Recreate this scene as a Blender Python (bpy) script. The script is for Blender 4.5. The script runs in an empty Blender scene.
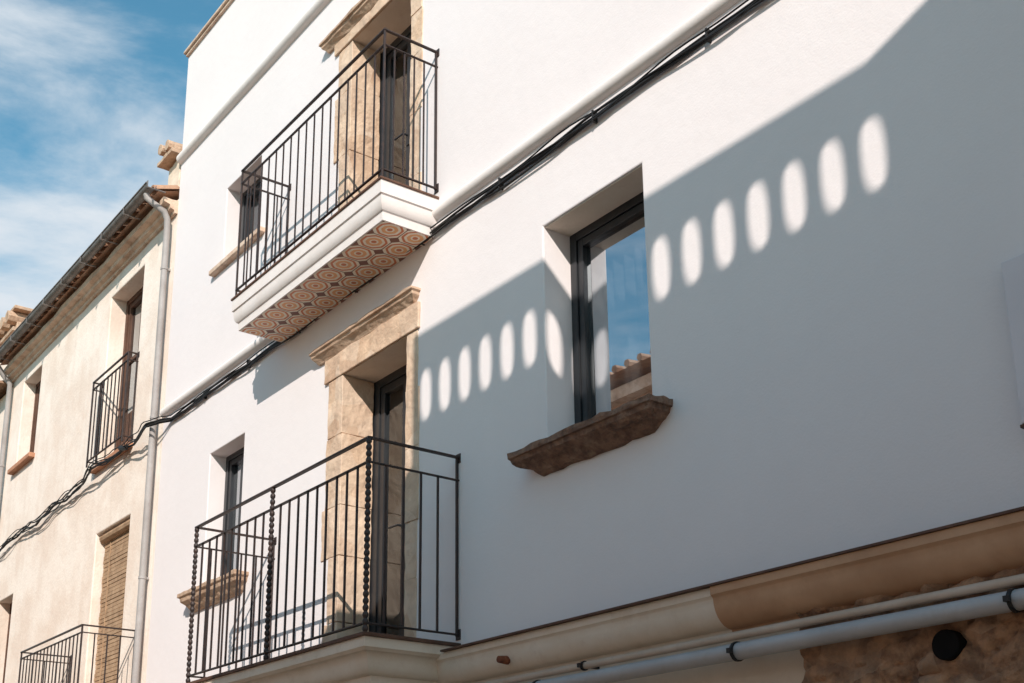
import bpy, bmesh, math, random
from mathutils import Vector, noise
random.seed(7)
scene = bpy.context.scene
COL = scene.collection
R = math.radians
# facade survey is in units of 0.8 m with the eye as zero height
def X(v): return .8*v
def H(v): return .8*v+1.6

# ------------------------------------------------------------ mesh helpers
class MB:
    def __init__(s): s.v=[]; s.f=[]; s.smooth=False
    def add(s, vs, fs):
        b=len(s.v); s.v+= [tuple(p) for p in vs]; s.f+=[tuple(i+b for i in f) for f in fs]; return s
    def quad(s,a,b,c,d): return s.add([a,b,c,d],[(0,1,2,3)])
    def box(s,x0,x1,y0,y1,z0,z1):
        if x0>x1:x0,x1=x1,x0
        if y0>y1:y0,y1=y1,y0
        if z0>z1:z0,z1=z1,z0
        v=[(x0,y0,z0),(x1,y0,z0),(x1,y1,z0),(x0,y1,z0),(x0,y0,z1),(x1,y0,z1),(x1,y1,z1),(x0,y1,z1)]
        return s.add(v,[(0,3,2,1),(4,5,6,7),(0,1,5,4),(1,2,6,5),(2,3,7,6),(3,0,4,7)])
    def ring(s,x0,x1,z0,z1,y0,y1,t,tb=None):
        tb=t if tb is None else tb
        s.box(x0,x0+t,y0,y1,z0,z1); s.box(x1-t,x1,y0,y1,z0,z1)
        s.box(x0+t,x1-t,y0,y1,z1-t,z1); s.box(x0+t,x1-t,y0,y1,z0,z0+tb); return s
    def prism(s,prof,x0,x1):      # prof (y,z) swept along x
        n=len(prof); v=[(x0,y,z) for y,z in prof]+[(x1,y,z) for y,z in prof]
        f=[(i,(i+1)%n,n+(i+1)%n,n+i) for i in range(n)]
        f+=[tuple(range(n))[::-1],tuple(range(n,2*n))]
        return s.add(v,f)
    def tube(s,pts,r,seg=10,caps=True):
        pts=[Vector(p) for p in pts]; vs=[];fs=[]
        for i,p in enumerate(pts):
            if i==0:t=pts[1]-p
            elif i==len(pts)-1:t=p-pts[-2]
            else:t=(pts[i+1]-p).normalized()+(p-pts[i-1]).normalized()
            t.normalize(); ref=Vector((0,0,1)) if abs(t.z)<.9 else Vector((0,1,0))
            u=t.cross(ref).normalized(); w=u.cross(t)
            rr=r[i] if isinstance(r,(list,tuple)) else r
            for k in range(seg):
                a=2*math.pi*k/seg; vs.append(p+u*math.cos(a)*rr+w*math.sin(a)*rr)
        for i in range(len(pts)-1):
            for k in range(seg):
                a=i*seg+k;b=i*seg+(k+1)%seg; fs.append((a,b,b+seg,a+seg))
        if caps: fs+=[tuple(range(seg))[::-1],tuple(range((len(pts)-1)*seg,len(pts)*seg))]
        s.smooth=True
        return s.add(vs,fs)
    def slab(s,x0,x1,d,levels,yb=.03):    # moulded slab: (inset,z) from top down, three free sides
        vs=[];fs=[]
        for ins,z in levels:
            vs+=[(x0+ins,yb,z),(x0+ins,-d+ins,z),(x1-ins,-d+ins,z),(x1-ins,yb,z)]
        for i in range(len(levels)-1):
            a=i*4;b=a+4
            for k in range(4): fs.append((a+k,a+(k+1)%4,b+(k+1)%4,b+k))
        fs.append((0,3,2,1)); e=(len(levels)-1)*4; fs.append((e,e+1,e+2,e+3))
        return s.add(vs,fs)
    def build(s,name,mat,parent=None,origin=None,bevel=0,rough=None,smooth=None,angle=35):
        off=Vector((0,0,0))
        if parent is not None:
            p=parent
            while p is not None: off+=p.location; p=p.parent
        if origin is not None: off2=Vector(origin)
        elif parent is None:
            xs=[v[0] for v in s.v];ys=[v[1] for v in s.v];zs=[v[2] for v in s.v]
            off2=Vector(((min(xs)+max(xs))/2,(min(ys)+max(ys))/2,min(zs)))
        else: off2=off
        me=bpy.data.meshes.new(name)
        me.from_pydata([tuple(Vector(v)-off2) for v in s.v],[],s.f)
        bm=bmesh.new(); bm.from_mesh(me)
        bmesh.ops.remove_doubles(bm,verts=bm.verts,dist=1e-5)
        bmesh.ops.recalc_face_normals(bm,faces=bm.faces)
        if rough:                       # chipped, uneven stone
            cell,amp,freq=rough
            for _ in range(4):
                es=[e for e in bm.edges if e.calc_length()>cell]
                if not es: break
                bmesh.ops.subdivide_edges(bm,edges=es,cuts=1,use_grid_fill=True)
            bm.normal_update()
            for v in bm.verts:
                p=v.co+off2
                n=noise.noise(p*freq)*amp+noise.noise(p*freq*3.1)*amp*.45
                v.co+=v.normal*n
        bm.to_mesh(me); bm.free()
        sm=s.smooth if smooth is None else smooth
        if sm:
            me.shade_smooth()
            me.set_sharp_from_angle(angle=R(angle))
        me.materials.append(mat)
        o=bpy.data.objects.new(name,me); COL.objects.link(o)
        if parent is not None: o.parent=parent; o.location=off2-off
        else: o.location=off2
        if bevel:
            m=o.modifiers.new('bevel','BEVEL'); m.width=bevel; m.segments=2; m.limit_method='ANGLE'; m.angle_limit=R(30)
        return o
def tag(o,label,cat=None,group=None,kind=None):
    if label:o['label']=label
    if cat:o['category']=cat
    if group:o['group']=group
    if kind:o['kind']=kind
    return o
def thing(name,loc,label,cat,group=None):
    o=bpy.data.objects.new(name,None); COL.objects.link(o); o.location=loc; o.empty_display_size=.2
    return tag(o,label,cat,group)
def inst(src,name,parent,loc):
    o=src.copy(); o.name=name; COL.objects.link(o); o.parent=parent; o.location=loc; return o

# ------------------------------------------------------------ materials
def base(name):
    m=bpy.data.materials.new(name); m.use_nodes=True; nt=m.node_tree
    b=nt.nodes['Principled BSDF']; return m,nt,b
def N(nt,t,**k):
    n=nt.nodes.new(t)
    for a,v in k.items(): setattr(n,a,v)
    return n
def surf(name,c1,c2,scale=1.5,rough=.85,bump=.3,bscale=60,dist=.004,streak=0,sc=(.3,.22,.15),grime=0,gc=(.2,.15,.1),metal=0,spec=.3,vor=0,vscale=6,vc=(.3,.2,.12),detail=6,lo=.35,hi=.65):
    m,nt,b=base(name); L=nt.links.new
    geo=N(nt,'ShaderNodeNewGeometry')
    pos=geo.outputs['Position']
    n1=N(nt,'ShaderNodeTexNoise'); n1.inputs['Scale'].default_value=scale; n1.inputs['Detail'].default_value=detail; n1.inputs['Roughness'].default_value=.6
    L(pos,n1.inputs['Vector'])
    mr=N(nt,'ShaderNodeMapRange'); mr.inputs['From Min'].default_value=lo; mr.inputs['From Max'].default_value=hi; L(n1.outputs['Fac'],mr.inputs['Value'])
    mx=N(nt,'ShaderNodeMix',data_type='RGBA'); mx.inputs['A'].default_value=(*c1,1); mx.inputs['B'].default_value=(*c2,1); L(mr.outputs['Result'],mx.inputs['Factor'])
    col=mx.outputs['Result']
    def over(col,fac_socket,c,amount):
        ml=N(nt,'ShaderNodeMath',operation='MULTIPLY'); L(fac_socket,ml.inputs[0]); ml.inputs[1].default_value=amount
        q=N(nt,'ShaderNodeMix',data_type='RGBA'); L(ml.outputs[0],q.inputs['Factor']); L(col,q.inputs['A']); q.inputs['B'].default_value=(*c,1)
        return q.outputs['Result']
    if streak:
        mp=N(nt,'ShaderNodeMapping'); mp.inputs['Scale'].default_value=(7,7,.55); L(pos,mp.inputs['Vector'])
        n=N(nt,'ShaderNodeTexNoise'); n.inputs['Scale'].default_value=1; n.inputs['Detail'].default_value=5; L(mp.outputs[0],n.inputs['Vector'])
        r=N(nt,'ShaderNodeMapRange'); r.inputs['From Min'].default_value=.5; r.inputs['From Max'].default_value=.8; L(n.outputs['Fac'],r.inputs['Value'])
        col=over(col,r.outputs['Result'],sc,streak)
    if grime:
        n=N(nt,'ShaderNodeTexNoise'); n.inputs['Scale'].default_value=9; n.inputs['Detail'].default_value=8; n.inputs['Roughness'].default_value=.7; L(pos,n.inputs['Vector'])
        r=N(nt,'ShaderNodeMapRange'); r.inputs['From Min'].default_value=.52; r.inputs['From Max'].default_value=.72; L(n.outputs['Fac'],r.inputs['Value'])
        col=over(col,r.outputs['Result'],gc,grime)
    if vor:
        v=N(nt,'ShaderNodeTexVoronoi',feature='F1'); v.inputs['Scale'].default_value=vscale; L(pos,v.inputs['Vector'])
        sp=N(nt,'ShaderNodeSeparateColor'); L(v.outputs['Color'],sp.inputs[0])
        col=over(col,sp.outputs[0],vc,vor)
    L(col,b.inputs['Base Color'])
    b.inputs['Roughness'].default_value=rough; b.inputs['Metallic'].default_value=metal; b.inputs['Specular IOR Level'].default_value=spec
    if bump:
        n2=N(nt,'ShaderNodeTexNoise'); n2.inputs['Scale'].default_value=bscale; n2.inputs['Detail'].default_value=5; L(pos,n2.inputs['Vector'])
        bp=N(nt,'ShaderNodeBump'); bp.inputs['Strength'].default_value=bump; bp.inputs['Distance'].default_value=dist; L(n2.outputs['Fac'],bp.inputs['Height'])
        n3=N(nt,'ShaderNodeTexNoise'); n3.inputs['Scale'].default_value=bscale*.12; n3.inputs['Detail'].default_value=3; L(pos,n3.inputs['Vector'])
        b2=N(nt,'ShaderNodeBump'); b2.inputs['Strength'].default_value=bump*.8; b2.inputs['Distance'].default_value=dist*3; L(n3.outputs['Fac'],b2.inputs['Height']); L(bp.outputs[0],b2.inputs['Normal'])
        L(b2.outputs[0],b.inputs['Normal'])
    return m
M={}
M['white']=surf('white_render',(.865,.80,.80),(.835,.77,.77),scale=.8,bump=.3,bscale=90,dist=.003,streak=.03,sc=(.6,.56,.55),spec=.15)
M['trim']=surf('white_moulding_paint',(.85,.79,.77),(.80,.73,.70),scale=5,bump=.2,bscale=60,grime=.18,gc=(.6,.47,.39))
M['warmtrim']=surf('cream_moulding_paint',(.84,.72,.61),(.77,.64,.52),scale=4,bump=.25,bscale=50,grime=.3,gc=(.52,.37,.27))
M['cream']=surf('cream_render',(.80,.66,.53),(.72,.58,.46),scale=3,bump=.35,bscale=50,grime=.2,gc=(.48,.34,.24),streak=.15,sc=(.48,.36,.26))
M['old']=surf('old_limewash',(.93,.82,.73),(.84,.70,.60),scale=1.6,bump=.6,bscale=35,dist=.006,streak=.28,sc=(.66,.48,.37),grime=.3,gc=(.70,.51,.40),lo=.42,hi=.6)
M['stone']=surf('door_sandstone',(.76,.54,.38),(.53,.345,.235),scale=4,bump=.8,bscale=26,dist=.010,grime=.6,gc=(.34,.20,.135),vor=.4,vscale=4,vc=(.88,.73,.60))
M['lintel']=surf('weathered_lintel_stone',(.58,.39,.27),(.38,.24,.16),scale=7,bump=.9,bscale=25,dist=.012,grime=.7,gc=(.20,.12,.085),vor=.3,vscale=6,vc=(.76,.59,.45))
M['darkstone']=surf('weathered_sill_stone',(.29,.165,.11),(.13,.072,.052),scale=16,bump=1,bscale=40,dist=.015,grime=.7,gc=(.52,.36,.26))
M['rubble']=surf('rubble_stone',(.46,.245,.135),(.17,.085,.05),scale=12,bump=1,bscale=30,dist=.02,vor=.55,vscale=8,vc=(.55,.36,.24),grime=.7,gc=(.09,.045,.03),lo=.4,hi=.6)
M['tan']=surf('tan_painted_beam',(.63,.38,.235),(.50,.28,.165),scale=3,rough=.55,bump=.2,bscale=30,grime=.3,gc=(.38,.21,.12))
M['iron']=surf('wrought_iron',(.030,.024,.025),(.06,.036,.030),scale=20,rough=.5,bump=.3,bscale=120,dist=.001,metal=.3,spec=.5)
M['frame']=surf('anthracite_frame',(.020,.021,.026),(.028,.030,.034),scale=6,rough=.4,bump=.03,spec=.5)
M['black']=surf('black_rubber',(.016,.015,.016),(.028,.026,.026),scale=14,rough=.55,bump=.1)
M['hole_dark']=surf('painted_hole_black',(.012,.011,.011),(.016,.014,.014),scale=14,rough=.95,bump=0,spec=0)  # flat black stands in for the darkness inside a hole
M['pipe']=surf('grey_pipe',(.50,.48,.48),(.42,.40,.40),scale=4,rough=.5,bump=.06,bscale=20,grime=.3,gc=(.3,.25,.2),spec=.4)
M['downpipe']=surf('weathered_downpipe',(.42,.39,.38),(.33,.30,.29),scale=5,rough=.6,bump=.06,bscale=20,grime=.4,gc=(.24,.2,.17),spec=.3)
M['pipe2']=surf('tan_pipe',(.66,.52,.42),(.56,.43,.33),scale=4,rough=.5,bump=.06,bscale=20,grime=.25,gc=(.3,.22,.16),spec=.5)
M['zinc']=surf('zinc_gutter',(.26,.23,.22),(.16,.14,.13),scale=6,rough=.5,bump=.1,metal=.3,grime=.4,gc=(.1,.07,.05))
M['terra']=surf('terracotta',(.48,.26,.16),(.34,.18,.11),scale=7,bump=.6,bscale=40,dist=.006,grime=.5,gc=(.16,.10,.075),vor=.5,vscale=5,vc=(.60,.44,.33))
M['brick']=surf('eave_brick',(.74,.54,.41),(.54,.36,.26),scale=9,bump=.8,bscale=40,grime=.6,gc=(.28,.17,.12),vor=.45,vscale=7,vc=(.80,.66,.54))
M['sillbrick']=surf('terracotta_sill',(.55,.27,.16),(.42,.20,.12),scale=9,bump=.5,bscale=40,grime=.3,gc=(.25,.14,.1))
M['wood']=surf('old_brown_wood',(.15,.075,.05),(.09,.045,.03),scale=8,rough=.7,bump=.5,bscale=40,streak=.3,sc=(.25,.15,.1))
M['blind']=surf('straw_slat_blind',(.48,.32,.20),(.32,.20,.12),scale=12,rough=.8,bump=.5,bscale=60,streak=.3,sc=(.55,.40,.27))
M['rust']=surf('rust',(.30,.10,.045),(.16,.05,.03),scale=30,bump=.8,bscale=80)
M['cabinet']=surf('cabinet_grey',(.74,.69,.72),(.70,.65,.68),scale=2,rough=.6,bump=.05,spec=.3)
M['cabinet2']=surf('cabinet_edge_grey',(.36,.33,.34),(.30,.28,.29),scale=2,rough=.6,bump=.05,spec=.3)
M['room_dark']=surf('painted_room_dark',(.03,.026,.024),(.022,.02,.018),scale=2,bump=0)  # near-black colour stands in for the shade of unlit rooms
M['curtain']=surf('white_curtain',(.88,.87,.87),(.84,.83,.83),scale=4,bump=.1)
M['earth']=surf('dry_earth',(.22,.17,.11),(.14,.13,.07),scale=.3,bump=.5,bscale=10)
M['paving']=surf('stone_paving',(.52,.41,.31),(.44,.34,.25),scale=3,bump=.6,bscale=40,vor=.3,vscale=2.2,vc=(.36,.28,.21))
# glass
def glass(name,tint,trans,lo):
    m,nt,b=base(name); L=nt.links.new
    nt.nodes.remove(b); out=nt.nodes['Material Output']
    tr=N(nt,'ShaderNodeBsdfTransparent'); tr.inputs[0].default_value=(*trans,1)
    gl=N(nt,'ShaderNodeBsdfGlossy'); gl.inputs['Roughness'].default_value=.01; gl.inputs['Color'].default_value=(*tint,1)
    mx=N(nt,'ShaderNodeMixShader'); lw=N(nt,'ShaderNodeLayerWeight'); lw.inputs['Blend'].default_value=.45
    mr=N(nt,'ShaderNodeMapRange'); mr.inputs['To Min'].default_value=lo; mr.inputs['To Max'].default_value=.95
    L(lw.outputs['Fresnel'],mr.inputs['Value']); L(mr.outputs['Result'],mx.inputs[0]); L(tr.outputs[0],mx.inputs[1]); L(gl.outputs[0],mx.inputs[2]); L(mx.outputs[0],out.inputs[0])
    return m
M['glass']=glass('window_glass',(.52,.56,.60),(.90,.92,.94),.20)
# patterned ceramic tiles under the upper balcony
m,nt,b=base('patterned_ceramic_tiles'); L=nt.links.new
geo=N(nt,'ShaderNodeNewGeometry'); sp=N(nt,'ShaderNodeSeparateXYZ'); L(geo.outputs['Position'],sp.inputs[0])
def mth(op,a,bv=None,c=None):
    n=N(nt,'ShaderNodeMath',operation=op)
    for i,v in enumerate((a,bv,c)):
        if v is None: continue
        if isinstance(v,(int,float)): n.inputs[i].default_value=v
        else: L(v,n.inputs[i])
    return n.outputs[0]
T=.19
fx=mth('SUBTRACT',mth('FRACT',mth('MULTIPLY',sp.outputs[0],1/T)),.5); fy=mth('SUBTRACT',mth('FRACT',mth('ADD',mth('MULTIPLY',sp.outputs[1],1/T),.0)),.5)
ax=mth('ABSOLUTE',fx); ay=mth('ABSOLUTE',fy)
rr=mth('SQRT',mth('ADD',mth('MULTIPLY',fx,fx),mth('MULTIPLY',fy,fy)))
oc=mth('MAXIMUM',mth('MAXIMUM',ax,ay),mth('MULTIPLY',mth('ADD',ax,ay),.7071))
mixd=mth('ADD',mth('MULTIPLY',rr,.3),mth('MULTIPLY',oc,.7))
cr=N(nt,'ShaderNodeValToRGB'); cr.color_ramp.interpolation='CONSTANT'; L(mixd,cr.inputs[0])
el=cr.color_ramp.elements
CR=(.95,.84,.70); BR=(.66,.21,.09); OC=(.88,.45,.21); DK=(.22,.09,.06)
stops=[(0,BR),(.09,CR),(.15,OC),(.27,CR),(.36,BR),(.445,CR)]
el[0].position=0; el[0].color=(*stops[0][1],1); el[1].position=stops[1][0]; el[1].color=(*stops[1][1],1)
for p,c in stops[2:]:
    e=el.new(p); e.color=(*c,1)
cd=mth('GREATER_THAN',mth('ADD',ax,ay),.78)
q=N(nt,'ShaderNodeMix',data_type='RGBA'); L(cd,q.inputs['Factor']); L(cr.outputs[0],q.inputs['A']); q.inputs['B'].default_value=(*DK,1)
cd2=mth('GREATER_THAN',mth('MAXIMUM',ax,ay),.48)
q2=N(nt,'ShaderNodeMix',data_type='RGBA'); L(cd2,q2.inputs['Factor']); L(q.outputs['Result'],q2.inputs['A']); q2.inputs['B'].default_value=(*DK,1)
nn=N(nt,'ShaderNodeTexNoise'); nn.inputs['Scale'].default_value=14; nn.inputs['Detail'].default_value=6; L(geo.outputs['Position'],nn.inputs['Vector'])
q3=N(nt,'ShaderNodeMix',data_type='RGBA',blend_type='MULTIPLY'); q3.inputs['Factor'].default_value=.12; L(q2.outputs['Result'],q3.inputs['A']); L(nn.outputs['Fac'],q3.inputs['B'])
L(q3.outputs['Result'],b.inputs['Base Color']); b.inputs['Roughness'].default_value=.5
M['tiles']=m

# ------------------------------------------------------------ walls with openings
def wall_mb(x0,x1,z0,z1,ops,y=0):
    mb=MB(); xs=sorted({x0,x1,*[o[0] for o in ops],*[o[1] for o in ops]}); zs=sorted({z0,z1,*[o[2] for o in ops],*[o[3] for o in ops]})
    for i in range(len(xs)-1):
        for j in range(len(zs)-1):
            cx=(xs[i]+xs[i+1])/2; cz=(zs[j]+zs[j+1])/2
            if any(o[0]<cx<o[1] and o[2]<cz<o[3] for o in ops): continue
            mb.quad((xs[i],y,zs[j]),(xs[i+1],y,zs[j]),(xs[i+1],y,zs[j+1]),(xs[i],y,zs[j+1]))
    for (a,b_,c,d,dep) in ops:
        def side(p,q): 
            mb.quad((p[0],y,p[1]),(q[0],y,q[1]),(q[0],y+dep,q[1]),(p[0],y+dep,p[1]))
        xx=[v for v in xs if a<=v<=b_]; zz=[v for v in zs if c<=v<=d]
        for i in range(len(xx)-1): side((xx[i],c),(xx[i+1],c)); side((xx[i],d),(xx[i+1],d))
        for i in range(len(zz)-1): side((a,zz[i]),(a,zz[i+1])); side((b_,zz[i]),(b_,zz[i+1]))
    return mb
def shell(mb,x0,x1,z0,z1,yb,roof=True):
    mb.quad((x0,0,z0),(x0,yb,z0),(x0,yb,z1),(x0,0,z1)); mb.quad((x1,0,z0),(x1,yb,z0),(x1,yb,z1),(x1,0,z1))
    mb.quad((x0,yb,z0),(x1,yb,z0),(x1,yb,z1),(x0,yb,z1))
    if roof: mb.quad((x0,0,z1),(x1,0,z1),(x1,yb,z1),(x0,yb,z1))

def make_window(root,x0,x1,z0,z1,dep,mat,t=.045,sash=True,mull=False,label=None):
    mb=MB(); o=.015
    mb.ring(x0-o,x1+o,z0-o,z1+o,dep-.055,dep+.02,t+o)
    w=mb.build('window',mat,root,bevel=.003)
    if label: w['label']=label
    xi0,xi1,zi0,zi1=x0+t,x1-t,z0+t,z1-t
    cells=[(xi0,xi1)] if not mull else [(xi0,(xi0+xi1)/2-.002),((xi0+xi1)/2+.002,xi1)]
    for a,b_ in cells:
        s=MB(); s.ring(a+.004,b_-.004,zi0+.004,zi1-.004,dep-.045,dep+.005,.042); s.build('sash',mat,w,bevel=.003)
        p=MB(); p.quad((a+.04,dep-.015,zi0+.04),(b_-.04,dep-.015,zi0+.04),(b_-.04,dep-.015,zi1-.04),(a+.04,dep-.015,zi1-.04)); p.build('pane',M['glass'],w)
    return w

def railing(root,x0,x1,d,ztop,zmid,zbot,zslab,nf,ns,bar,tw=(),name='balcony_railing',rail=.010,hr=.012):
    mb=MB(); yf=-d
    def rails(z,h,w):
        mb.box(x0-w,x1+w,yf-w,yf+w,z-h,z+h)
        mb.box(x0-w,x0+w,yf+w,.003,z-h,z+h); mb.box(x1-w,x1+w,yf+w,.003,z-h,z+h)
    rails(ztop,.006,hr); rails(zmid,.0045,rail); rails(zbot,.005,rail)
    for xx in (x0,x1):
        mb.box(xx-.007,xx+.007,-.020,-.006,zbot-.01,ztop+.010)
        mb.box(xx-.022,xx+.022,-.006,.004,ztop-.035,ztop+.022); mb.box(xx-.022,xx+.022,-.006,.004,zbot-.03,zbot+.03)
    for xx in (x0,x1): mb.box(xx-bar*.75,xx+bar*.75,yf-bar*.75,yf+bar*.75,zslab-.003,ztop-.003)
    r=mb.build(name,M['iron'],root,bevel=.002)
    proto=None; ptw=None
    zt=zmid
    pos=[(x0+(x1-x0)*i/nf,yf,i in tw) for i in range(nf+1)]
    for i in range(1,ns): 
        pos.append((x1,yf+(-.03-yf)*i/(ns),False)); pos.append((x0,yf+(-.03-yf)*i/(ns),False))
    off=Vector((0,0,0)); p=r
    while p is not None: off+=p.location; p=p.parent
    for (px,py,t) in pos:
        corner=abs(py-yf)<1e-6 and (abs(px-x0)<1e-6 or abs(px-x1)<1e-6)
        if t:
            if ptw is None:
                q=MB(); z0=zslab; n=int((ztop-z0)/.0125); pts=[];rs=[]
                for k in range(n+1):
                    z=z0+(ztop-z0)*k/n; pts.append((px,py,z)); rs.append(.0095+.009*abs(math.sin(k*math.pi/3.0)))
                q.tube(pts,rs,8); ptw=q.build('twisted_post',M['iron'],r,origin=(px,py,z0))
            else: inst(ptw,'twisted_post',r,Vector((px,py,zslab))-off)
        elif corner: pass
        else:
            if proto is None:
                q=MB(); q.box(px-bar/2,px+bar/2,py-bar/2,py+bar/2,zbot,zt); proto=q.build('baluster',M['iron'],r,origin=(px,py,zbot))
            else: inst(proto,'baluster',r,Vector((px,py,zbot))-off)
    return r

# ------------------------------------------------------------ the white townhouse
WL,WR=X(-12.85),6.0; WZ=H(1.47); WT=H(9.78)
house=thing('white_townhouse',((WL+WR)/2,4,0),'bright white rendered townhouse with two iron balconies and stone framed doors','house')
DX0,DX1=X(-8.75),X(-7.76)       # door openings
dl=(DX0-.06,DX1+.05,H(1.50),H(4.2),.30); du=(DX0-.06,DX1+.05,H(5.12),H(7.55),.30)
wr=(X(-6.04),X(-5.05),H(2.69),H(4.33),.25)
wll=(X(-11.5),X(-10.7),H(2.7),H(4.17),.2); wlu=(X(-11.45),X(-10.62),H(6.3),H(7.23),.2)
mb=wall_mb(WL,WR,WZ,WT,[dl,du,wr,wll,wlu])
mb.v=[tuple(v) for v in mb.v]
shell(mb,WL,WR,WZ,WT,8)
mb.build('wall',M['white'],house,bevel=.008,smooth=False)
mb=MB(); mb.box(WL+.05,WR-.05,1.2,1.25,.1,WT-.1); mb.build('dark_backing',M['room_dark'],house)  # added dark sheet behind the glass, room shade put into its colour
mb=MB(); mb.box(WL-.03,WR,-.045,.3,WT,WT+.03); mb.box(WL-.015,WR,-.025,.3,WT-.03,WT); mb.build('coping',M['brick'],house,bevel=.006)
def half_round(zc,r,n=9): return [(.01,zc+r*1.05)]+[(-r*math.cos(a),zc+r*math.sin(a)) for a in [math.pi/2-math.pi*k/(n-1) for k in range(n)]]+[(.01,zc-r*1.05)]
for zc,r in ((H(8.3),.055),(H(5.03),.045)):
    mb=MB(); mb.prism(half_round(zc,r),WL,WR); mb.smooth=True; mb.build('string_course',M['trim'],house)
# first floor cornice: cream-white to the left, tan beam to the right
def cornice_prof(zt,zb,d):
    p=[(.01,zt),(-d,zt),(-d,zt-.035),(-d+.012,zt-.045)]
    n=7
    for k in range(n+1):
        a=math.pi/2*k/n; p.append((-d+.015+(d-.04)*(1-math.cos(a)),zt-.05-(zt-.05-zb-.02)*math.sin(a)))
    p+=[(-.022,zb),(.01,zb)]
    return p
CZ0=H(1.22)
mb=MB(); mb.prism(cornice_prof(WZ-.012,CZ0,.13),WL,X(-4.5)); mb.smooth=True; mb.build('cornice',M['warmtrim'],house)
mb=MB(); mb.prism(cornice_prof(WZ-.012,CZ0-.004,.145),X(-4.5),WR); mb.smooth=True; tag(mb.build('cornice',M['tan'],house),'tan painted stretch of cornice')
mb=MB(); mb.box(X(-7.0),WR,-.155,.005,WZ-.0105,WZ-.001); mb.build('cornice_top_strip',M['wood'],house)  # thin dark brown strip along the top of the cornice
# ground floor
mb=wall_mb(WL,X(-4.05),0,WZ-.01,[(X(-11.5),X(-10.2),0,2.1,.2)]); mb.quad((WL,0,0),(WL,8,0),(WL,8,WZ),(WL,0,WZ)); mb.build('ground_floor_wall',M['cream'],house,bevel=.006)
mb=MB(); mb.box(X(-11.5)-.02,X(-10.2)+.02,.16,.22,0,2.1)
for k in range(6):
    xx=X(-11.5)+.02+k*.17; mb.box(xx,xx+.155,.145,.16,.05,2.05)
mb.build('door',M['wood'],house,bevel=.003)
mb=MB(); bx0,bx1=X(-4.05),WR; nx,nz=480,170
vs=[];fs=[]
for j in range(nz+1):
    for i in range(nx+1):
        x=bx0+(bx1-bx0)*i/nx; z=(WZ-.02)*j/nz
        wx=.05*noise.noise(Vector((x*3,z*3,9))); 
        p=Vector(((x+wx)*4.6,(z+wx)*9,0)); dd,_=noise.voronoi(p)
        e=dd[1]-dd[0]
        y=-.028-.036*min(1,e*3.5)**.5-.014*noise.noise(Vector((x*20,z*20,3)))-.014*noise.noise(Vector((x*6,z*6,1)))
        vs.append((x,min(y,-.003) if 0<i else .01,z))
for j in range(nz):
    for i in range(nx):
        a=j*(nx+1)+i; fs.append((a,a+1,a+nx+2,a+nx+1))
mb.add(vs,fs); mb.smooth=True; mb.build('stone_wall',M['rubble'],house,angle=60)

# stone surrounds
def surround(z0,zo,zl,zt,key):
    rnd=random.Random(key)
    for side in (0,1):
        mb=MB(); z=z0
        while z<zo-.01:
            h=rnd.uniform(.28,.55); zz=min(z+h,zo)
            if zo-zz<.12: zz=zo
            pr=rnd.uniform(.006,.012); g=.0006
            if side==0: mb.box(DX0-rnd.uniform(.15,.25),DX0-rnd.uniform(0,.008),-pr,.24,z+g,zz-g)
            else: mb.box(DX1+rnd.uniform(0,.008),DX1+rnd.uniform(.12,.15),-pr,.24,z+g,zz-g)
            z=zz
        mb.box(DX0-.1 if side==0 else DX1+.02, DX0-.05 if side==0 else DX1+.08,.05,.2,z0,zo)
        mb.build('door_jamb',M['stone'],house,bevel=.004,rough=(.06,.007,9))
    mb=MB(); mb.box(DX0-.26,DX1+.15,-.020,.0,zo+.004,zl)
    mb.build('lintel',M['stone'],house,bevel=.006,rough=(.05,.008,9))
    xl,xr=X(-9.26),X(-7.57)
    mb=MB(); mb.slab(xl,xr,.075,[(0,zt),(0,zt-.02),(.014,zt-.026),(.018,zt-.045),(.03,zt-.055),(.045,zt-.075),(.055,zt-.09),(.058,zl-.002)])
    mb.build('door_cornice',M['lintel'],house,rough=(.03,.009,13),bevel=.002)
    mb=MB(); mb.box(DX0-.02,DX1+.02,.002,.29,zo+.003,zo+.05); mb.build('door_soffit',M['warmtrim'],house)
surround(H(1.54),H(4.13),H(4.36),H(4.48),3)
surround(H(5.17),H(7.49),H(7.61),H(7.72),5)
def door(z0,z1,label):
    y0=.25
    mb=MB(); mb.ring(DX0-.03,DX1+.03,z0-.02,z1+.03,y0,y0+.07,.085,.06)
    d=mb.build('door',M['frame'],house,bevel=.003); d['label']=label
    xm=(DX0+DX1)/2
    for a,b_ in ((DX0+.056,xm-.002),(xm+.002,DX1-.056)):
        s=MB(); s.ring(a,b_,z0+.045,z1-.06,y0+.01,y0+.055,.055,.12); s.build('door_leaf',M['frame'],d,bevel=.003)
        p=MB(); p.quad((a+.05,y0+.03,z0+.15),(b_-.05,y0+.03,z0+.15),(b_-.05,y0+.03,z1-.1),(a+.05,y0+.03,z1-.1)); p.build('pane',M['glass'],d)
    h=MB(); h.tube([(xm-.03,y0+.01,z0+.95),(xm-.03,y0-.035,z0+.95),(xm-.13,y0-.04,z0+.95)],.008); h.box(xm-.045,xm-.015,y0+.002,y0+.012,z0+.87,z0+1.03); h.build('door_handle',M['frame'],d)
door(H(1.54),H(4.13),'dark glazed balcony door on the first floor'); door(H(5.17),H(7.49),'dark glazed balcony door on the upper floor')

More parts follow.
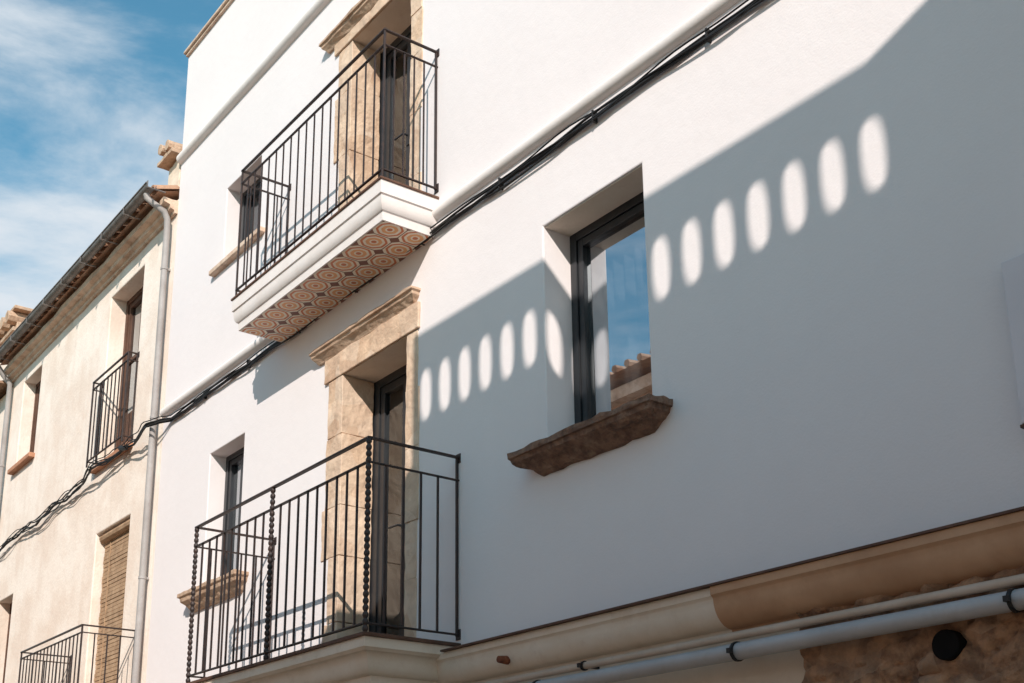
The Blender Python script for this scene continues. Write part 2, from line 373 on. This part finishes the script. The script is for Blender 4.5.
# windows of the white house
w=make_window(house,*wr[:4],.25,M['frame'],t=.05,label='dark framed single window above the brown stone sill')
mb=MB(); mb.slab(X(-6.23),X(-4.88),.15,[(0,H(2.675)),(0,H(2.635)),(.012,H(2.63)),(.018,H(2.60)),(.05,H(2.575)),(.075,H(2.565)),(.10,H(2.53)),(.125,H(2.515))],yb=.2)
mb.build('sill',M['darkstone'],w,rough=(.025,.012,14),bevel=.003)
mb=MB(); mb.box(wr[0]+.003,wr[1]-.003,.012,.19,wr[3]-.006,wr[3]-.002); mb.build('head_bounce_panel',M['warmtrim'],w)  # added thin panel, its cream colour stands in for warm bounced light
mb=MB(); n=50; vs=[];fs=[]
cz0,cz1=H(2.69)+.1,H(4.33)-.06
for i in range(n+1):
    u=i/n
    x=wr[0]+.04+u*.48; y=.285+.020*math.sin(u*34)
    vs+=[(x,y,cz0),(x-.02*u,y,cz1)]
for i in range(n): fs.append((2*i,2*i+2,2*i+3,2*i+1))
mb.add(vs,fs); mb.smooth=True; mb.build('curtain',M['curtain'],w,angle=80)
w=make_window(house,*wll[:4],.2,M['frame'],mull=True,label='tall dark window left of the first floor balcony door')
mb=MB(); mb.slab(X(-11.78),X(-10.45),.12,[(0,H(2.72)),(0,H(2.68)),(.015,H(2.67)),(.02,H(2.63)),(.05,H(2.60)),(.07,H(2.56)),(.1,H(2.53))],yb=.15)
mb.build('sill',M['lintel'],w,rough=(.05,.009,12),bevel=.004)
w=make_window(house,*wlu[:4],.2,M['frame'],label='small dark window beside the upper balcony')
mb=MB(); mb.slab(X(-11.68),X(-10.45),.05,[(0,H(6.31)),(0,H(6.26)),(.01,H(6.25))],yb=.15); mb.build('sill',M['brick'],w,bevel=.004)

# upper balcony
ux0,ux1,ud=X(-9.96),X(-7.33),.43; us=H(5.17)
mb=MB(); lv=[(0,us-.016),(0,us-.105),(.010,us-.110),(.010,us-.125)]
for k in range(1,6):
    a=math.pi/2*k/5; lv.append((.010+.030*(1-math.cos(a)),us-.125-.08*math.sin(a)))
lv+=[(.042,H(4.86)),(.042,H(4.84))]
mb.slab(ux0,ux1,ud,lv); mb.smooth=True
sl=mb.build('balcony_slab',M['trim'],house,angle=30); sl['label']='white moulded slab of the upper balcony'
mb=MB(); mb.box(ux0-.010,ux1+.010,-ud-.010,.0,us-.016,us); mb.build('floor_edge',M['wood'],sl,bevel=.004)
mb=MB(); mb.box(ux0+.052,ux1-.052,-ud+.054,-.004,H(4.84)-.003,H(4.84)+.01); mb.build('soffit_tiles',M['tiles'],sl)
r=railing(house,ux0+.02,ux1-.02,ud-.02,H(6.52),H(6.38),us+.07,us,18,5,.009,rail=.008,hr=.010); r['label']='plain iron railing of the upper balcony'
# lower balcony
lx0,lx1,ld=X(-9.95),X(-7.04),.62; ls=H(1.54)
mb=MB(); lv=[(0,ls-.022),(0,ls-.075),(.014,ls-.085)]
for k in range(7):
    a=math.pi/2*k/6; lv.append((.018+.04*math.sin(a),ls-.09-.05*(1-math.cos(a))))
for k in range(1,6):
    a=math.pi/2*k/5; lv.append((.058+.05*(1-math.cos(a)),ls-.14-.07*math.sin(a)))
lv+=[(.112,ls-.25)]
mb.slab(lx0,lx1,ld,lv); mb.smooth=True
sl=mb.build('balcony_slab',M['warmtrim'],house,angle=30); sl['label']='cream moulded slab of the lower balcony'
mb=MB(); mb.box(lx0-.015,lx1+.015,-ld-.015,.0,ls-.022,ls); mb.build('floor_edge',M['wood'],sl,bevel=.004)
r=railing(house,lx0+.01,lx1-.01,ld-.01,H(2.91),H(2.735),ls+.05,ls,20,5,.011,tw=(0,10,20),hr=.013); r['label']='iron railing with twisted posts on the lower balcony'

# ------------------------------------------------------------ old house on the left
OL,OR=X(-19.4),WL-.004; OT=7.82
old=thing('old_townhouse',((OL+OR)/2,4,0),'old cream limewashed house with tiled eave and straw blind window','house')
w1=(X(-15.0),X(-13.85),H(4.95),H(7.32),.24); w2=(X(-14.83),X(-13.7),H(1.5),H(4.04),.22); w3=(X(-18.78),X(-17.9),H(5.95),H(7.37),.2); w4=(X(-19.0),X(-18.25),H(1.9),H(3.9),.2)
w5=(X(-18.2),X(-16.8),0,2.2,.2)
mb=wall_mb(OL,OR,0,OT,[w1,w2,w3,w4,w5]); shell(mb,OL,OR,0,OT,7); mb.build('wall',M['old'],old,bevel=.012)
mb=MB(); mb.box(OL+.05,OR-.05,1.3,1.35,.1,OT-.1); mb.build('dark_backing',M['room_dark'],old)  # same added sheet for this house, dim rooms painted as dark colour
mb=MB(); mb.box(w5[0]-.02,w5[1]+.02,.15,.2,0,2.2); mb.build('door',M['wood'],old)
# eave: brick bands, tiles, gutter
mb=MB(); mb.prism([(.02,7.66),(-.03,7.66),(-.035,7.69),(-.075,7.70),(-.08,7.735),(-.14,7.75),(-.15,7.80),(.02,7.80)],OL,OR-.002)
mb.build('eave_cornice',M['brick'],old,bevel=.004,rough=(.10,.018,7))
mb=MB(); nt_=30; pw=(OR-.02-OL)/nt_
for k in range(nt_):
    x=OL+pw*(k+.5); jy=random.uniform(-.02,.02)
    vs=[];fs=[];sg=8
    for jj,(y,z,s_) in enumerate(((-.24+jy,7.86,1),(3.2,9.0,.9))):
        for q in range(sg+1):
            a=math.pi*q/sg; vs.append((x+pw*.46*s_*math.cos(a),y,z+.07*math.sin(a)*s_+ (jy*.3)))
        for q in range(sg+1):
            a=math.pi*q/sg; vs.append((x+pw*.38*s_*math.cos(a),y,z+.052*math.sin(a)*s_+(jy*.3)))
    w_=sg+1
    for q in range(sg):
        fs.append((q,q+1,2*w_+q+1,2*w_+q)); fs.append((w_+q,w_+q+1,3*w_+q+1,3*w_+q)); fs.append((q,q+1,w_+q+1,w_+q))
    mb.add(vs,fs)
mb.quad((OL,-.2,7.845),(OR-.02,-.2,7.845),(OR-.02,3.2,8.98),(OL,3.2,8.98)); mb.quad((OL,3.2,8.98),(OR-.02,3.2,8.98),(OR-.02,7.1,7.8),(OL,7.1,7.8))
mb.build('roof',M['terra'],old,smooth=True,angle=50)
mb=MB(); vs=[];fs=[];sg=10
for x in (OL-.02,OR-.004):
    for rr_ in (.05,.046):
        for q in range(sg+1):
            a=math.pi+math.pi*q/sg; vs.append((x,-.275+rr_*math.cos(a),7.885+rr_*math.sin(a)))
w_=sg+1
for q in range(sg):
    fs.append((q,q+1,2*w_+q+1,2*w_+q)); fs.append((w_+q,w_+q+1,3*w_+q+1,3*w_+q)); fs.append((q,q+1,w_+q+1,w_+q)); fs.append((2*w_+q,2*w_+q+1,3*w_+q+1,3*w_+q))
mb.add(vs,fs); mb.tube([(OL-.02,-.328,7.888),(OR-.004,-.328,7.888)],.007,8)
for k in range(9):
    x=OL+.3+k*.62; mb.box(x,x+.02,-.332,-.15,7.815,7.821); mb.box(x,x+.02,-.333,-.327,7.821,7.885)
mb.build('gutter',M['zinc'],old)
# chimney stub by the party wall
mb=MB(); mb.box(X(-13.25),OR-.03,-.0,.4,7.95,8.30); c=mb.build('chimney',M['cream'],old,bevel=.01,rough=(.08,.012,9))
mb=MB()
mb.box(X(-13.33),OR-.015,-.10,.45,8.315,8.355); mb.box(X(-13.28),OR-.035,-.06,.42,8.37,8.40)
mb.tube([(X(-13.2),-.12,8.45),(X(-13.2),.4,8.47)],.055,9); mb.tube([(X(-13.05),-.10,8.45),(X(-13.05),.4,8.47)],.055,9)
mb.build('chimney_cap',M['lintel'],c,bevel=.004,rough=(.07,.008,12))
# old windows
mb=MB(); mb.ring(w1[0]-.01,w1[1]+.01,w1[2]-.01,w1[3]+.01,.17,.26,.06); W=mb.build('window',M['wood'],old,bevel=.003)
for a,b_ in ((w1[0]+.055,(w1[0]+w1[1])/2-.003),((w1[0]+w1[1])/2+.003,w1[1]-.055)):
    s=MB(); s.ring(a,b_,w1[2]+.055,w1[3]-.055,.185,.23,.05,.5); s.box(a+.05,b_-.05,.19,.225,w1[2]+1.15,w1[2]+1.19); s.build('sash',M['wood'],W,bevel=.003)
    p=MB(); p.quad((a+.04,.21,w1[2]+.5),(b_-.04,.21,w1[2]+.5),(b_-.04,.21,w1[3]-.1),(a+.04,.21,w1[3]-.1)); p.build('pane',M['glass'],W)
mb=MB(); mb.box(w1[0]-.06,w1[1]+.06,-.06,.15,w1[2]-.05,w1[2]-.002); mb.build('sill',M['sillbrick'],W,bevel=.005)
r=railing(old,w1[0]-.03,w1[1]+.03,.10,H(6.1),H(6.0),H(5.02),H(4.95),9,1,.011,name='window_railing',rail=.009,hr=.010); r['label']='small iron railing across the upper brown window'
mb=MB(); mb.ring(w2[0]-.01,w2[1]+.01,w2[2]-.01,w2[3]+.01,.14,.22,.06); W=mb.build('window',M['wood'],old)
mb=MB(); z=w2[2]+.05; k=0
while z<w2[3]-.02:
    mb.box(w2[0]+.03,w2[1]-.03,.085+.004*math.sin(k*1.3),.1+.004*math.sin(k*1.3),z,z+.034); z+=.04; k+=1
mb.tube([(w2[0]+.02,.07,w2[3]-.045),(w2[1]-.02,.07,w2[3]-.045)],.045,10)
for xx in (w2[0]+.2,w2[1]-.2): mb.box(xx,xx+.006,.076,.09,w2[2]+.05,w2[3]-.05)
mb.build('slat_blind',M['blind'],W,smooth=False)
mb=MB(); mb.slab(X(-15.4),X(-13.2),.5,[(0,H(1.5)),(0,H(1.43)),(.03,H(1.40)),(.05,H(1.36))]); mb.build('balcony_slab',M['old'],old,bevel=.006)
r=railing(old,X(-15.38),X(-13.22),.49,H(2.58),H(2.5),H(1.58),H(1.5),17,4,.010,rail=.009,hr=.011); r['label']='iron balcony railing under the straw blind'
w=make_window(old,*w3[:4],.2,M['wood'],mull=True); mb=MB(); mb.box(w3[0]-.1,w3[1]+.06,-.07,.12,w3[2]-.06,w3[2]-.003); mb.build('sill',M['sillbrick'],w,bevel=.008)
w=make_window(old,*w4[:4],.2,M['wood'],mull=True); mb=MB(); mb.box(w4[0]-.06,w4[1]+.06,-.06,.12,w4[2]-.05,w4[2]-.003); mb.build('sill',M['sillbrick'],w,bevel=.008)

# far house
FL,FR=-24.0,OL-.006
far=thing('far_townhouse',((FL+FR)/2,4,0),'cream house at the far left with a brick chimney on its roof','house')
mb=wall_mb(FL,FR,0,7.6,[(-17.6,-16.8,4.4,6.0,.2),(-20.5,-19.7,4.4,6.0,.2)]); shell(mb,FL,FR,0,7.6,7); mb.build('wall',M['old'],far)
for a in (-17.6,-20.5): make_window(far,a,a+.8,4.4,6.0,.2,M['wood'],mull=True)
mb=MB(); mb.add([(FL,-.25,7.62),(FR,-.25,7.62),(FR,3.3,8.8),(FL,3.3,8.8),(FL,7,7.6),(FR,7,7.6)],[(0,1,2,3),(3,2,5,4),(0,3,4),(1,5,2)]); mb.build('roof',M['terra'],far)
mb=MB(); mb.box(-17.75,-16.75,.3,.9,7.8,8.85); c=mb.build('chimney',M['old'],far,bevel=.01,rough=(.15,.012,6))
mb=MB(); mb.box(-17.85,-16.65,.2,1.0,8.86,8.92); mb.box(-17.75,-16.75,.28,.92,8.93,9.05)
for k in range(4): mb.tube([(-17.65+k*.27,.15,9.12),(-17.65+k*.27,1.05,9.12)],.1,8)
mb.box(-17.85,-16.65,.2,1.0,9.2,9.25)
mb.build('chimney_cap',M['lintel'],c,bevel=.008)

# ------------------------------------------------------------ pipes and cables
px=X(-12.97)
p=thing('drainpipe',(px,-.06,0),'tall light grey drainpipe at the joint of the white and cream houses','drainpipe')
pts=[(OR-.13,-.275,7.84),(OR-.128,-.265,7.80),(OR-.11,-.20,7.75),(OR-.09,-.10,7.69),(px,-.065,7.62),(px,-.06,7.50),(px,-.06,.1)]
mb=MB(); mb.tube(pts,.031,14); mb.build('pipe_run',M['downpipe'],p)
for z in (7.1,5.6,4.1,2.6,1.1):
    mb=MB(); mb.tube([(px,-.06,z-.012),(px,-.06,z+.012)],.036,14); mb.box(px-.012,px+.012,-.030,.0,z-.010,z+.010); mb.build('pipe_bracket',M['downpipe'],p)
p=thing('drainpipe',(OL+.06,-.06,0),'thin grey drainpipe at the far left end of the cream house','drainpipe')
mb=MB(); mb.tube([(OL+.1,-.275,7.83),(OL+.06,-.15,7.7),(OL+.06,-.06,7.6),(OL+.06,-.06,.1)],.034,12); mb.build('pipe_run',M['downpipe'],p)
for z in (6.5,4.5,2.5): mb=MB(); mb.tube([(OL+.06,-.06,z-.012),(OL+.06,-.06,z+.012)],.040,12); mb.build('pipe_bracket',M['downpipe'],p)

cb=thing('cable_bundle',(X(-9),0,H(4.86)),'black cable bundle clipped along the white facade and sagging over the cream house','cable')
for k,(dz,rad,am) in enumerate(((.0,.0100,.008),(.019,.0070,.010),(-.018,.006,.014),(.031,.0045,.012),(-.008,.005,.02))):
    pts=[];x=WR-.05
    while x>X(-12.6):
        z=H(4.865)+dz+am*noise.noise(Vector((x*2.3,k*7.7,0)))*1.6+am*.4*math.sin(x*7+k)
        pts.append((x,-.018-.004*k+ .004*math.sin(x*5+k),z)); x-=.10
    ctrl=[(pts[-1][0]/.8,4.865,-.05),(-12.97,4.875,-.125),(-13.3,4.84,-.09),(-13.75,4.87,-.06),(-14.2,4.86,-.07),(-14.7,4.86,-.12),(-15.3,4.81,-.05),(-16.4,4.78,-.04),(-17.2,4.72,-.05),(-18,4.75,-.04),(-19.2,4.66,-.05),(-20.5,4.68,-.04),(-30,4.3,-.05)]
    x=pts[-1][0]-.1
    while x>X(-29.9):
        u=x/.8
        for (a0,z0_,y0_),(a1,z1_,y1_) in zip(ctrl,ctrl[1:]):
            if a1<=u<=a0:
                t=(a0-u)/(a0-a1); t=t*t*(3-2*t); zz=z0_+(z1_-z0_)*t; yy=y0_+(y1_-y0_)*t; break
        f=min(1,(X(-12.6)-x)/.3)
        wob=.045*noise.noise(Vector((x*1.7,k*5.3,2)))+.022*noise.noise(Vector((x*6,k*3.1,5)))
        pts.append((x,min(-.02,yy-.010*k+.03*noise.noise(Vector((x*3,k*2.2,8)))*f),H(zz)+dz*1.2+wob*f)); x-=.07
    mb=MB(); mb.tube(pts,rad*1.1,7); mb.build('cable',M['black'],cb)
x=WR-.4
while x>X(-12.6):
    mb=MB(); mb.box(x-.005,x+.005,-.034,.0,H(4.865)-.028,H(4.865)+.042); mb.build('cable_clip',M['black'],cb); x-=.83
mb=MB(); mb.tube([(X(-13.95),-.07,H(4.92)),(X(-13.87),-.09,H(4.88)),(X(-13.72),-.08,H(4.84))],[.02,.030,.02],8); mb.build('cable_splice',M['black'],cb)

def hpipe(z,y,r,x0,x1,mat,label,bx):
    p=thing('wall_pipe',((x0+x1)/2,y,z),label,'pipe')
    mb=MB(); mb.tube([(x0,.0,z-.02),(x0,y*.6,z-.01),(x0+.05,y,z),(x1,y,z)],r,14); mb.build('pipe_run',mat,p)
    for b_ in bx:
        mb=MB(); mb.tube([(b_-.007,y,z),(b_+.007,y,z)],r+.006,14); mb.box(b_-.007,b_+.007,y*.5,.0,z-.008,z+.008); mb.box(b_-.01,b_+.01,y-r-.02,y-r-.002,z-.01,z+.01); mb.build('pipe_strap',M['black'],p)
hpipe(H(1.185),-.090,.018,X(-7.3),WR-.2,M['pipe2'],'thin pale pipe running just below the tan cornice',(X(-5.6),))
hpipe(H(1.095),-.115,.036,X(-8.0),WR-.2,M['pipe'],'thick grey pipe with black straps, lowest along the wall',(X(-4.37),X(-2.83),X(-6)))
cx,cz=X(-3.2),H(.965)
mb=MB(); mb.tube([(cx,-.088,cz),(cx,-.084,cz),(cx,-.02,cz)],[.050,.055,.055],28); tag(mb.build('vent_disc',M['hole_dark']),'round disc painted black as the dark of a vent hole in the rough stone wall','vent')  # solid disc, not an opening; the hole's shade is its black colour
mb=MB(); mb.tube([(X(-6.33),-.16,H(1.315)),(X(-6.33),-.10,H(1.315))],[.018,.024],10); tag(mb.build('iron_stub',M['rust']),'small rusty iron stub sticking out of the cream cornice','iron stub')
# meter cabinet
a,b_=X(-2.76),X(-2.76)+.8; z0,z1=H(1.86),H(2.655)
mc=thing('meter_cabinet',(a+.4,-.03,z0),'pale grey wall cabinet on the shaded white wall at the right edge','cabinet')
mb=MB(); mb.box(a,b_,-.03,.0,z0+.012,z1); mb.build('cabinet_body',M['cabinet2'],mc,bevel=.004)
mb=MB(); mb.box(a+.003,b_-.003,-.037,-.0305,z0+.016,z1-.003); mb.build('cabinet_door',M['cabinet'],mc,bevel=.003)
mb=MB(); mb.box(a-.002,b_+.002,-.040,.0,z0,z0+.011); mb.build('cabinet_base_strip',M['wood'],mc)

# ------------------------------------------------------------ across the street (casts the shade, seen in reflections)
OY=-5.5; sh=(6.11,5.19)
op=thing('opposite_house',(4.5,-9,0),'tall cream house across the street with a pierced roof parapet','house')
pt=H(4.08)+sh[1]; ex=X(-7.66)+sh[0]
mb=MB(); mb.box(ex,9,-12,OY-.03,0,9.2); mb.build('wall',M['cream'],op)
mb=MB(); n=17; pitch=.8*(7.49-3.38)/16; zc=H(3.55)+sh[1]; zb=9.15
xs=[X(-3.38)+sh[0]-i*pitch for i in range(n)]
def V(x,z): return (x,OY,z)
pwid,ph=.128,.335
for c in xs:
    l,r_=c-pitch/2,c+pitch/2; hole=[];out_=[]
    for k in range(32):
        a=2*math.pi*k/32; ca,sa=math.cos(a),math.sin(a); e=2/2.7
        hx=pwid/2*math.copysign(abs(ca)**e,ca); hz=ph/2*math.copysign(abs(sa)**e,sa)
        hole.append(V(c+hx,zc+hz))
        s_=max(abs(ca),abs(sa)); out_.append(V(c+pitch/2*ca/s_,zc+.2*sa/s_))
    b0=len(mb.v); mb.v+=hole+out_
    for k in range(32): mb.f.append((b0+k,b0+(k+1)%32,b0+32+(k+1)%32,b0+32+k))
    mb.quad(V(l,zb),V(r_,zb),V(r_,zc-.2),V(l,zc-.2)); mb.quad(V(l,zc+.2),V(r_,zc+.2),V(r_,pt),V(l,pt))
xl=xs[-1]-pitch/2; xr=xs[0]+pitch/2
mb.quad(V(ex,zb),V(xl,zb),V(xl,pt),V(ex,pt))
mb.add([V(xr,zb),V(9,zb),V(9,pt+2.3),V(xr+.25,pt+.13),V(xr-.1,pt),V(xr,zc)],[(0,1,2,3,4,5)])
o=mb.build('parapet',M['cream'],op); sm=o.modifiers.new('s','SOLIDIFY'); sm.thickness=.012; sm.offset=0
for a in (1.0,3.6,6.2):
    for z in (3.4,6.4):
        mb=MB(); mb.ring(a,a+.9,z,z+1.5,OY-.03,OY+.02,.08); mb.box(a+.08,a+.82,OY-.03,OY-.01,z+.08,z+1.42); mb.build('window',M['wood'],op)
def oppo(name,x0,x1,zt,label,mat):
    t=thing(name,((x0+x1)/2,-9,0),label,'house')
    mb=MB(); mb.box(x0,x1,-12,OY,0,zt); mb.build('wall',mat,t)
    mb=MB(); mb.add([(x0,OY+.35,zt-.02),(x1,OY+.35,zt-.02),(x1,-8.7,zt+.4),(x0,-8.7,zt+.4),(x0,-12.3,zt-.02),(x1,-12.3,zt-.02)],[(0,1,2,3),(3,2,5,4),(0,3,4),(1,5,2),(0,4,5,1)])
    for k in range(int((x1-x0)/.22)): mb.tube([(x0+.1+k*.22,OY+.38,zt+.02),(x0+.1+k*.22,-8.7,zt+.43)],.05,6)
    mb.build('roof',M['terra'],t)
    mb=MB(); mb.box(x0,x1,OY,OY+.15,zt-.25,zt-.1); mb.build('eave_cornice',M['brick'],t)
    x=x0+.8
    while x<x1-1.2:
        for z in (3.3,5.3):
            if z+1.6<zt:
                mb=MB(); mb.ring(x,x+.9,z,z+1.5,OY,OY+.04,.08); mb.box(x+.08,x+.82,OY,OY+.02,z+.08,z+1.42); mb.build('window',M['wood'],t)
        x+=2.3
oppo('opposite_low_house',-8.4,ex-.03,3.9,'low cream house across the street beside the tall one',M['old'])
oppo('opposite_old_house',-17,-8.45,7.4,'tan house across the street further down with tiled roof',M['tan'])

# ------------------------------------------------------------ ground
mb=MB(); mb.quad((-600,-600,-.008),(600,-600,-.008),(600,600,-.008),(-600,600,-.008)); tag(mb.build('ground',M['earth']),None,kind='structure')
mb=MB(); mb.quad((-60,OY,-.003),(40,OY,-.003),(40,0,-.003),(-60,0,-.003)); tag(mb.build('street',M['paving']),None,kind='structure')

# ------------------------------------------------------------ light and sky
S=Vector((.6,-.54,.51)).normalized()
sun=bpy.data.lights.new('sun','SUN'); sun.energy=4.7; sun.angle=R(.22); sun.color=(1,.92,.835)
so=bpy.data.objects.new('sun',sun); COL.objects.link(so); so.rotation_euler=(-S).to_track_quat('-Z','Y').to_euler(); so.location=S*30
wd=bpy.data.worlds.new('World'); scene.world=wd; wd.use_nodes=True; nt=wd.node_tree; L=nt.links.new
bg=nt.nodes['Background']; sky=N(nt,'ShaderNodeTexSky',sky_type='NISHITA'); sky.sun_disc=False
sky.sun_elevation=math.asin(S.z); sky.sun_rotation=math.atan2(S.x,S.y); sky.air_density=1; sky.dust_density=.4; sky.ozone_density=1.2
tint=N(nt,'ShaderNodeMix',data_type='RGBA',blend_type='MULTIPLY'); tint.inputs['Factor'].default_value=1; L(sky.outputs[0],tint.inputs['A']); tint.inputs['B'].default_value=(.66,1.22,1.14,1)
tc=N(nt,'ShaderNodeTexCoord'); mp=N(nt,'ShaderNodeMapping'); mp.inputs['Scale'].default_value=(1.3,2.2,6.5); mp.inputs['Rotation'].default_value=(.55,.30,.5); mp.inputs['Location'].default_value=(.3,.1,.45); L(tc.outputs['Generated'],mp.inputs['Vector'])
n1=N(nt,'ShaderNodeTexNoise'); n1.inputs['Scale'].default_value=2.4; n1.inputs['Detail'].default_value=10; n1.inputs['Roughness'].default_value=.6; n1.inputs['Distortion'].default_value=.2; L(mp.outputs[0],n1.inputs['Vector'])
spz=N(nt,'ShaderNodeSeparateXYZ'); L(tc.outputs['Generated'],spz.inputs[0])
mz=N(nt,'ShaderNodeMapRange'); mz.inputs['From Min'].default_value=.60; mz.inputs['From Max'].default_value=.42; mz.inputs['To Min'].default_value=-.10; mz.inputs['To Max'].default_value=.24; L(spz.outputs[2],mz.inputs['Value'])
ym=N(nt,'ShaderNodeMath',operation='MULTIPLY_ADD'); L(spz.outputs[1],ym.inputs[0]); ym.inputs[1].default_value=.24; L(mz.outputs['Result'],ym.inputs[2])
ad=N(nt,'ShaderNodeMath',operation='ADD'); L(n1.outputs['Fac'],ad.inputs[0]); L(ym.outputs[0],ad.inputs[1])
mr=N(nt,'ShaderNodeMapRange',interpolation_type='SMOOTHSTEP'); mr.inputs['From Min'].default_value=.36; mr.inputs['From Max'].default_value=.84; L(ad.outputs[0],mr.inputs['Value'])
mxw=N(nt,'ShaderNodeMix',data_type='RGBA'); L(mr.outputs['Result'],mxw.inputs['Factor']); L(tint.outputs['Result'],mxw.inputs['A']); mxw.inputs['B'].default_value=(5.0,5.4,5.8,1)
L(mxw.outputs['Result'],bg.inputs['Color']); bg.inputs['Strength'].default_value=.15

# ------------------------------------------------------------ camera
cam=bpy.data.cameras.new('camera'); co=bpy.data.objects.new('camera',cam); COL.objects.link(co)
co.location=(0,-4,1.6); co.rotation_euler=(R(90+15.8),0,R(54.6))
cam.sensor_width=36; cam.lens=36*1250/1024; cam.shift_x=(512-460)/1024; cam.shift_y=(519-341.5)/1024
cam.clip_start=.05; cam.clip_end=2000; scene.camera=co
scene.view_settings.view_transform='Standard'; scene.view_settings.look='None'; scene.view_settings.exposure=0
